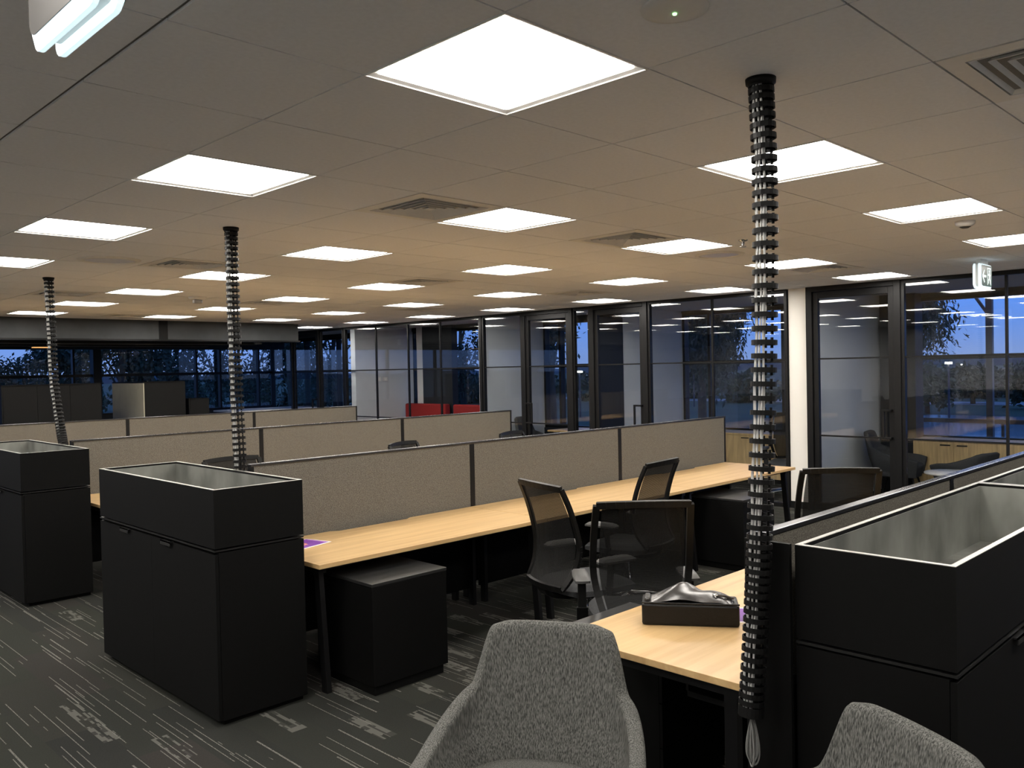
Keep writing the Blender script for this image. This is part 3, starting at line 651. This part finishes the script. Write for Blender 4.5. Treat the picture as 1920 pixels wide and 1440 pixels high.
# ------------------------------------------------------------------ cable spines
def spine(label, path, seed, loop=False):
    loc = (path[0][0], path[0][1], 0); t = thing('cable_spine', label, 'cable spine', loc, 0, 'hanging cable spines')
    P = [Vector(p)-Vector(loc) for p in path]
    def at(s):
        s *= len(P)-1; i = min(int(s), len(P)-2); f = s-i
        p0, p1, p2, p3 = P[max(i-1, 0)], P[i], P[i+1], P[min(i+2, len(P)-1)]
        return .5*((2*p1)+(p2-p0)*f+(2*p0-5*p1+4*p2-p3)*f*f+(3*p1-p0-3*p2+p3)*f**3)
    Ltot = (P[-1]-P[0]).length; n = int(Ltot/.0335); r = random.Random(seed)
    # one vertebra: flat band, two lobes and a central web
    m = MB(); N = 20; R, Ri, h = .040, .0368, .0078
    prof = [(R, -h), (R, h), (Ri, h), (Ri, -h), (R, -h)]
    m.lathe(prof, N, smooth=False)
    m.box(-.0375, .0375, -.002, .002, -h*.7, h*.7).box(-.002, .0065, -.006, .006, -.0168, .0168).box(-.0025, .0025, -.0375, -.012, -h*.5, h*.5).box(.021, .028, -.004, .004, -.0168, .0168)
    me = None
    for k in range(n+1):
        s = k/n; p = at(s); d = (at(min(1, s+.01))-at(max(0, s-.01))).normalized()
        if me is None: o = m.build('vertebra', 'black_plastic', t); me = o.data
        else: o = bpy.data.objects.new('vertebra', me); COL.objects.link(o); o.parent = t
        o.location = p; o.rotation_mode = 'QUATERNION'
        q = Vector((0, 0, -1)).rotation_difference(d); o.rotation_quaternion = q @ Matrix.Rotation(math.radians(-42+4*math.sin(k*.3)), 3, 'Z').to_quaternion()
    for c in range(5):
        ox, oy = [(-.029, -.010), (-.021, -.019), (-.013, -.026), (-.024, .012), (-.007, -.020)][c]; pts = []
        ca, sa = math.cos(math.radians(-42)), math.sin(math.radians(-42))
        for k in range(61):
            p = at(k/60); w = .0022*math.sin(k*.9+c*2)
            pts.append((p.x+ca*(ox+w)-sa*oy, p.y+sa*(ox+w)+ca*oy, p.z))
        MB().tube(pts, .0036, 6).build('cable', 'cable_grey', t)
    MB().lathe([(.04, -.02), (.046, -.016), (.047, 0), (.0, 0)], 24, tuple(P[0])).build('ceiling_collar', 'black_plastic', t)
    if loop:
        e = P[-1]
        for c in range(6):
            a = c*1.05; w = .010+.003*(c % 3); Lh = .14+.015*(c % 2); pts = []
            for k in range(25):
                u = k/24; pts.append((e.x+math.cos(a)*w*math.sin(2*math.pi*u)*1.1+.008*math.cos(a+2), e.y+math.sin(a)*w*math.sin(2*math.pi*u)*1.1-.004, e.z-.01-Lh*math.sin(math.pi*u)))
            MB().tube(pts, .0028, 6).build('cable_loop', 'cable_dark', t)
spine('nearest black cable spine from ceiling to the right hand desk, cable loop hanging below', [(2.454, 1.325, CEIL), (2.458, 1.318, 2.3), (2.445, 1.322, 1.8), (2.420, 1.33, 1.3), (2.400, 1.338, .98), (2.370, 1.345, .67)], 1, True)
spine('middle black cable spine dropping behind the centre left planter cabinet', [(2.457, 4.846, CEIL), (2.456, 4.84, 2.2), (2.455, 4.83, 1.7), (2.452, 4.80, 1.2), (2.452, 4.80, .75)], 2)
spine('leftmost black cable spine bending to the second bench', [(2.424, 8.20, CEIL), (2.43, 8.185, 2.2), (2.43, 8.16, 1.75), (2.44, 8.06, 1.35), (2.45, 8.00, 1.1), (2.452, 8.0, .75)], 3)

# ------------------------------------------------------------------ task chairs (local: facing +X)
def smooth_path(pts, n):
    P = [Vector(p) for p in pts]; out = []
    for k in range(n+1):
        s = k/n*(len(P)-1); i = min(int(s), len(P)-2); f = s-i
        p0, p1, p2, p3 = P[max(i-1, 0)], P[i], P[i+1], P[min(i+2, len(P)-1)]
        out.append(.5*((2*p1)+(p2-p0)*f+(2*p0-5*p1+4*p2-p3)*f*f+(3*p1-p0-3*p2+p3)*f**3))
    return out
def make_task():
    t = thing('task_chair', 'x', 'chair')
    prof = smooth_path([(-.335, 0, 1.085), (-.285, 0, .97), (-.245, 0, .84), (-.225, 0, .72), (-.25, 0, .60), (-.315, 0, .50)], 20)   # x,z of the back
    hw = lambda u: .232+.012*math.sin(math.pi*u)-.045*max(0, (u-.55)/.45)**1.5
    def surf(u, v):
        p = prof[min(20, int(round(u*20)))]; w = hw(u); s = 2*v-1
        return (p.x+.035*s*s, s*w, p.z-.008*s*s*(1-u))
    MB().grid(lambda u, v: surf(.04+.92*u if False else u, .06+.88*v), 20, 10).build('back_mesh', 'back_mesh', t)
    fr = MB()
    loop = [surf(0, v/10) for v in range(11)]+[surf(u/20, 1) for u in range(1, 21)]+[surf(1, 1-v/10) for v in range(1, 11)]+[surf(1-u/20, 0) for u in range(1, 21)]
    for i in range(len(loop)-1): fr.bar(loop[i], loop[i+1], .034 if True else .02, .02, (1, 0, .2))
    fr.build('back_frame', 'black_plastic', t)
    sp = smooth_path([(-.31, 0, .51), (-.27, 0, .44), (-.14, 0, .405), (0, 0, .40)], 10); m = MB()
    for i in range(10): m.bar(sp[i], sp[i+1], .09-.003*i, .022, (0, 0, 1))
    m.build('back_bracket', 'black_plastic', t)
    def seat(u, v, top):
        a = 2*u-1; b = 2*v-1; x = .02+.245*a*math.sqrt(1-.28*b*b); y = .245*b*math.sqrt(1-.30*a*a)
        ed = max(abs(a), abs(b)); z = (.495-.03*max(0, ed-.75)**2*16+.012*b*b-.02*max(0, a-.6)) if top else .445+.0*ed
        return (x, y, z)
    s = MB().grid(lambda u, v: seat(u, v, True), 14, 14)
    bot = MB().grid(lambda u, v: seat(u, 1-v, False), 14, 14); s.add(bot.v, bot.f, True)
    ring = [(0, i/14) for i in range(15)]+[(i/14, 1) for i in range(1, 15)]+[(1, 1-i/14) for i in range(1, 15)]+[(1-i/14, 0) for i in range(1, 15)]
    vs = [seat(u, v, True) for u, v in ring]+[seat(u, v, False) for u, v in ring]; n = len(ring)
    s.add(vs, [(i, i+n, (i+1) % n+n, (i+1) % n) for i in range(n)], True); s.build('seat', 'lounge_dark', t)
    B(-.10, .12, -.08, .08, .385, .44).build('mechanism', 'black_plastic', t, bevel=.015)
    MB().lathe([(.026, .10), (.026, .26), (.017, .26), (.017, .39)], 16).build('gas_lift', 'chrome', t)
    for k in range(5):
        a = 2*math.pi*k/5+.3; c, d = math.cos(a), math.sin(a)
        lg = MB().tube([(.02*c, .02*d, .115), (.16*c, .16*d, .10), (.30*c, .30*d, .075)], [.026, .02, .014], 8).build('base_arm', 'chrome', t)
        cs = MB()
        for w in (-.012, .012): cs.tube([(.30*c-d*(w-.008), .30*d+c*(w-.008), .028), (.30*c-d*(w+.008), .30*d+c*(w+.008), .028)], .028, 12)
        cs.tube([(.30*c, .30*d, .03), (.30*c, .30*d, .08)], .008, 8); cs.build('castor', 'black_plastic', lg)
    for s_ in (-1, 1):
        y = s_*.285
        ar = MB().bar((.0, s_*.10, .405), (.0, y, .405), .05, .018).bar((0, y, .40), (-.02, y, .50), .06, .022, (1, 0, 0)).bar((-.02, y, .48), (-.005, y, .645), .045, .018, (1, 0, 0)).build('arm_post', 'black_plastic', t, bevel=.004)
        pad = MB(); 
        def pf(u, v, y=y):
            a = 2*u-1; b = 2*v-1
            return (.03+.125*a*math.sqrt(1-.12*b*b), y+.044*b*math.sqrt(1-.25*a*a), .672-.020*max(abs(a), abs(b))**5)
        pad.grid(pf, 10, 8); bt = MB().grid(lambda u, v: (pf(u, 1-v)[0], pf(u, 1-v)[1], .640), 10, 8); pad.add(bt.v, bt.f)
        rg = [(0, i/8) for i in range(9)]+[(i/10, 1) for i in range(1, 11)]+[(1, 1-i/8) for i in range(1, 9)]+[(1-i/10, 0) for i in range(1, 11)]
        vs = [pf(u, v) for u, v in rg]+[(pf(u, v)[0], pf(u, v)[1], .640) for u, v in rg]; n = len(rg); pad.add(vs, [(i, i+n, (i+1) % n+n, (i+1) % n) for i in range(n)], True)
        pad.build('arm_pad', 'grey_plastic', ar)
    return t
tp = make_task(); tu = False
TC = [((3.60, 2.71), 46, 'black mesh task chair with its back to the camera beside the handbag'), ((3.88, 3.30), -16, 'black mesh task chair seen from the side, left of the handbag'),
      ((4.90, 3.76), 97, 'black mesh task chair tucked at the middle of the front desk'), ((5.42, 2.49), 40, 'black mesh task chair in front of the white wall end'),
      ((10.30, 5.25), 200, 'black task chair inside the office behind the large middle glass pane'),
      ((3.20, 6.10), -90, 'task chair top peeping up behind the centre left planter cabinet'), ((4.95, 6.02), -70, 'task chair top just above the left front screen joint'),
      ((6.36, 6.02), -75, 'task chair top just above the middle front screen')]
for (x, y), a, lab in TC:
    if not tu: tp.location = (x, y, 0); tp.rotation_euler = (0, 0, math.radians(a)); tag(tp, lab, None, 'black task chairs'); tu = True
    else: dup(tp, (x, y, 0), math.radians(a), lab, 'black task chairs')

# ------------------------------------------------------------------ upholstered tub chairs (local: facing +X)
def ss(a, b, x): x = min(1, max(0, (x-a)/(b-a))); return x*x*(3-2*x)
def tub(name, label, loc, rz, fabric, hb=.32, group='grey tub armchairs', scale=1.0, base=.56):
    t = thing(name, label, 'armchair', loc, rz, group); K = scale
    def top(t_): a = abs(t_); return base+.13*(1-ss(.36, .90, a))+(hb-.13)*(1-ss(.325, .455, a))-.012*ss(.2, .34, a)-.03*ss(.85, 1, a)
    def pt(u, v):
        t_ = 2*u-1; a = t_*1.80; c, s = math.cos(a), math.sin(a)
        x = -.30*math.copysign(abs(c)**.62, c); y = .335*math.copysign(abs(s)**.78, s)
        x += .16*ss(.45, 1, abs(t_)); zt = top(t_); z = .30+(zt-.30)*v
        low = 1-ss(.28, .56, z); y *= 1-.22*low; x = x*(1-.12*low)
        x -= .20*max(0, z-.44)*(1-ss(.35, .8, abs(t_))); up = max(0, z-.62); y *= 1-.02*min(1, up/.2)
        rim = ss(.9, 1, v); y += 0*rim
        return (x*K, y*K, z*K)
    sh = MB().grid(pt, 112, 14).build('shell', fabric, t, solid=.052*K, sub=1)
    def cush(u, v):
        r = u; a = 2*math.pi*v; c, s = math.cos(a), math.sin(a)
        x = .0+.25*math.copysign(abs(c)**.75, c)*min(1, r*1.12); y = .245*math.copysign(abs(s)**.75, s)*min(1, r*1.12)
        z = .455-.006*r*r if r < .85 else .455-.045*((r-.85)/.15)**1.2
        return ((x+.03)*K, y*K, z*K)
    c = MB().grid(cush, 14, 32); c.build('seat_cushion', fabric, t)
    MB().grid(lambda u, v: ((.03+.25*math.copysign(abs(math.cos(2*math.pi*v))**.75, math.cos(2*math.pi*v))*(.9 if u < .5 else .98))*K, .245*math.copysign(abs(math.sin(2*math.pi*v))**.75, math.sin(2*math.pi*v))*(.9 if u < .5 else .98)*K, (.30+.12*u)*K), 1, 32).build('seat_base', fabric, t)
    B(-.20*K, .22*K, -.19*K, .19*K, .285*K, .315*K).build('under_frame', 'black_metal', t, bevel=.01)
    for sx, sy in ((1, 1), (1, -1), (-1, 1), (-1, -1)):
        MB().tube([(sx*.17*K+.01, sy*.16*K, .29*K), (sx*.25*K+.01, sy*.24*K, 0)], [.013, .009], 10).build('leg', 'black_metal', t)
    return t
tub('tub_armchair', 'grey melange tub armchair in the foreground facing the camera', (1.858, 1.815, 0), math.radians(211), 'chair_fabric', .31)
tub('tub_armchair', 'grey tub armchair at the bottom right, only its back top showing', (1.80, .93, 0), math.radians(153), 'chair_fabric', .31)
# right office
tub('lounge_chair', 'dark grey lounge chair behind the right glass door', (11.12, 4.16, 0), math.radians(-80), 'lounge_dark', .30, 'dark office lounge chairs', 1.0)
tub('lounge_chair', 'dark low backed lounge chair right of the small round table', (11.17, 3.40, 0), math.radians(75), 'lounge_dark', .14, 'dark office lounge chairs', .92)
t = thing('coffee_table', 'small round pale table between the office lounge chairs', 'table', (10.53, 3.36, 0))
MB().lathe([(.001, .43), (.27, .43), (.28, .437), (.28, .448), (.27, .455), (.001, .455)], 40).build('table_top', 'white_metal', t); MB().lathe([(.025, .02), (.025, .43)], 16).build('stem', 'black_metal', t); MB().lathe([(.001, 0), (.18, 0), (.17, .015), (.025, .025)], 32).build('foot', 'black_metal', t)
# other offices
tub('lounge_chair', 'dark chair behind the leftmost glass door', (10.45, 9.80, 0), math.radians(-80), 'lounge_dark', .36, 'dark office lounge chairs', 1.0, .58)
tub('lounge_chair', 'dark chair behind the middle glass door', (10.5, 7.30, 0), math.radians(200), 'lounge_dark', .33, 'dark office lounge chairs', 1.0)
t = thing('office_table', 'small oak table behind the leftmost glass door', 'table', (10.5, 9.05, 0))
B(10.15, 10.85, 8.6, 9.36, .725, .75).build('table_top', 'oak_top', t, (10.5, 9.05, 0), bevel=.003)
for x in (10.2, 10.8):
    for y in (8.65, 9.31): B(x-.02, x+.02, y-.02, y+.02, 0, .725).build('leg', 'black_metal', t, (10.5, 9.05, 0))
def credenza(label, x0, x1, y0, y1, h, n):
    loc = ((x0+x1)/2, (y0+y1)/2, 0); t = thing('credenza', label, 'cabinet', loc, 0, 'oak credenzas under the office windows')
    B(x0+.02, x1, y0, y1, .06, h-.025).build('carcass', 'oak_panel', t, loc); B(x0, x1, y0, y1, h-.025, h).build('top', 'oak_panel', t, loc, bevel=.002); B(x0+.05, x1, y0, y1, 0, .06).build('plinth', 'black_metal', t, loc)
    w = (y1-y0)/n
    for k in range(n):
        d = B(x0, x0+.018, y0+k*w+.002, y0+(k+1)*w-.002, .065, h-.03).build('door', 'oak_panel', t, loc)
        yy = y0+(k+1)*w-.10 if k % 2 == 0 else y0+k*w+.10
        B(x0-.012, x0, yy-.06, yy+.06, h-.075, h-.06).build('handle', 'black_metal', d, loc)
credenza('oak credenza under the right office window behind the lounge chairs', 11.55, 11.94, -1.8, 4.14, .735, 12)
credenza('oak credenza under the window behind the large middle glass pane', 11.40, 11.94, 4.9, 7.9, .72, 6)
for k, (y0, y1) in enumerate(((12.68, 13.95), (10.6, 12.45))):
    lab = ['left red upholstered booth seat behind the far glass front', 'right red upholstered booth seat behind the far glass front'][k]
    loc = (10.75, (y0+y1)/2, 0); t = thing('booth_seat', lab, 'sofa', loc, 0, 'red booth seats')
    B(10.45, 10.95, y0, y1, .25, .45).build('seat', 'red_fabric', t, loc, bevel=.03); B(10.80, 10.95, y0, y1, .45, 1.09).build('backrest', 'red_fabric', t, loc, bevel=.03); B(10.5, 10.93, y0+.03, y1-.03, 0, .25).build('base', 'black_laminate', t, loc)
# far zone furniture
def tallcab(label, x0, x1, y0, y1, h, side):
    loc = ((x0+x1)/2, (y0+y1)/2, 0); t = thing('tall_cupboard', label, 'cupboard', loc, 0, 'dark cupboards past the rear bench')
    B(x0+.02, x1, y0+.02, y1, 0, h-.02).build('body', 'cupboard_dark', t, loc); B(x0, x1, y0, y1+.0, h-.02, h).build('top', 'black_laminate', t, loc)
    B(x0, x0+.018, y0, y1, 0, h-.022).build('side_panel', side, t, loc)
    n = max(1, round((x1-x0)/.5)); w = (x1-x0-.02)/n
    for k in range(n): B(x0+.02+k*w+.002, x0+.02+(k+1)*w-.002, y0, y0+.018, .06, h-.025).build('door', 'cupboard_dark', t, loc)
tallcab('wide dark cupboard at the left edge past the rear bench', 3.46, 4.85, 14.0, 14.5, 1.67, 'cupboard_dark')
tallcab('cupboard with a beige side panel past the rear bench', 5.50, 6.20, 14.0, 15.35, 1.67, 'beige_panel')
tallcab('low dark cupboard right of the beige sided one', 6.30, 6.66, 14.1, 14.5, 1.365, 'cupboard_dark')
t = thing('far_table', 'pale topped table by the far window corner', 'table', (9.0, 17.2, 0))
B(8.5, 10.4, 16.6, 17.8, .95, .985).build('table_top', 'white_metal', t, (9.0, 17.2, 0))
for x in (8.6, 10.3):
    for y in (16.7, 17.7): B(x-.03, x+.03, y-.03, y+.03, 0, .95).build('leg', 'black_metal', t, (9.0, 17.2, 0))

# ------------------------------------------------------------------ things on the desks
# handbag (local: length X, camera side -Y)
p0, p1 = Vector((2.746, 2.038)), Vector((2.964, 1.724)); dv = (p1-p0); LB = dv.length
bag = thing('handbag', 'black leather handbag lying on the right hand oak desk', 'handbag', (p0.x, p0.y, .7205), math.atan2(dv.y, dv.x))
DB = .15
B(0, LB, 0, DB, 0, .088).build('body', 'leather', bag, bevel=.010)
def slump(u, v):
    x = LB*(.035+.93*u); y = DB*(.03+.94*v)
    h = .064*math.exp(-((u-.40)/.24)**2)+.030*math.exp(-((u-.80)/.16)**2)+.006
    h *= math.sin(math.pi*min(1, .06+.92*v))**.7
    h += .006*math.sin(9*u+5*v)*math.sin(math.pi*u)*math.sin(math.pi*v)+.004*math.sin(17*u-11*v)*math.sin(math.pi*u)*math.sin(math.pi*v)
    h *= min(1, u*14, (1-u)*12)
    return (x, y, .084+max(0, h))
MB().grid(slump, 40, 20).build('soft_top', 'leather_soft', bag)
MB().tube([(.0, .004, .090), (LB*.3, -.001, .091), (LB*.7, -.001, .091), (LB, .004, .090)], .0035, 8).build('piping', 'leather', bag)
MB().tube([(LB*.74, .05, .108), (LB*.79, .03, .122), (LB*.86, .03, .118), (LB*.92, .05, .104), (LB*.95, .08, .098)], .006, 8).build('handle', 'leather_soft', bag)
MB().lathe([(.010, -.003), (.014, 0), (.010, .003), (.007, 0), (.010, -.003)], 16, (LB*.77, .035, .121)).build('ring', 'chrome', bag)
B(.012, .034, .02, .10, .088, .106).build('side_tab', 'leather_soft', bag, bevel=.006)

def flyer(label, c, ang, w, h, marks):
    t = thing('flyer', label, 'flyer', (c[0], c[1], .7203), ang)
    B(-w/2, w/2, -h/2, h/2, 0, .0008).build('sheet', 'paper', t); p = B(-w/2+.012, w/2-.012, -h/2+.012, h/2-.012, .0008, .0011).build('printed_panel', 'purple_print', t)
    if marks:
        m = MB()
        for a in range(7):
            q = a*2*math.pi/7; m.prism([(.028*math.cos(q)+.012*math.cos(q+k*1.257), .028*math.sin(q)+.012*math.sin(q+k*1.257)) for k in range(5)], .0011, .0014)
        m.build('printed_flower', 'orange_print', p); B(w/2-.03, w/2-.022, -h/2+.03, h/2-.03, .0011, .0014).build('printed_band', 'pink_print', p)
flyer('purple and white flyer on the left end of the front desk', (2.70, 4.535), math.radians(14), .297, .21, True)
flyer('purple folder half hidden behind the handbag', (3.135, 1.80), math.radians(-50), .297, .21, False)
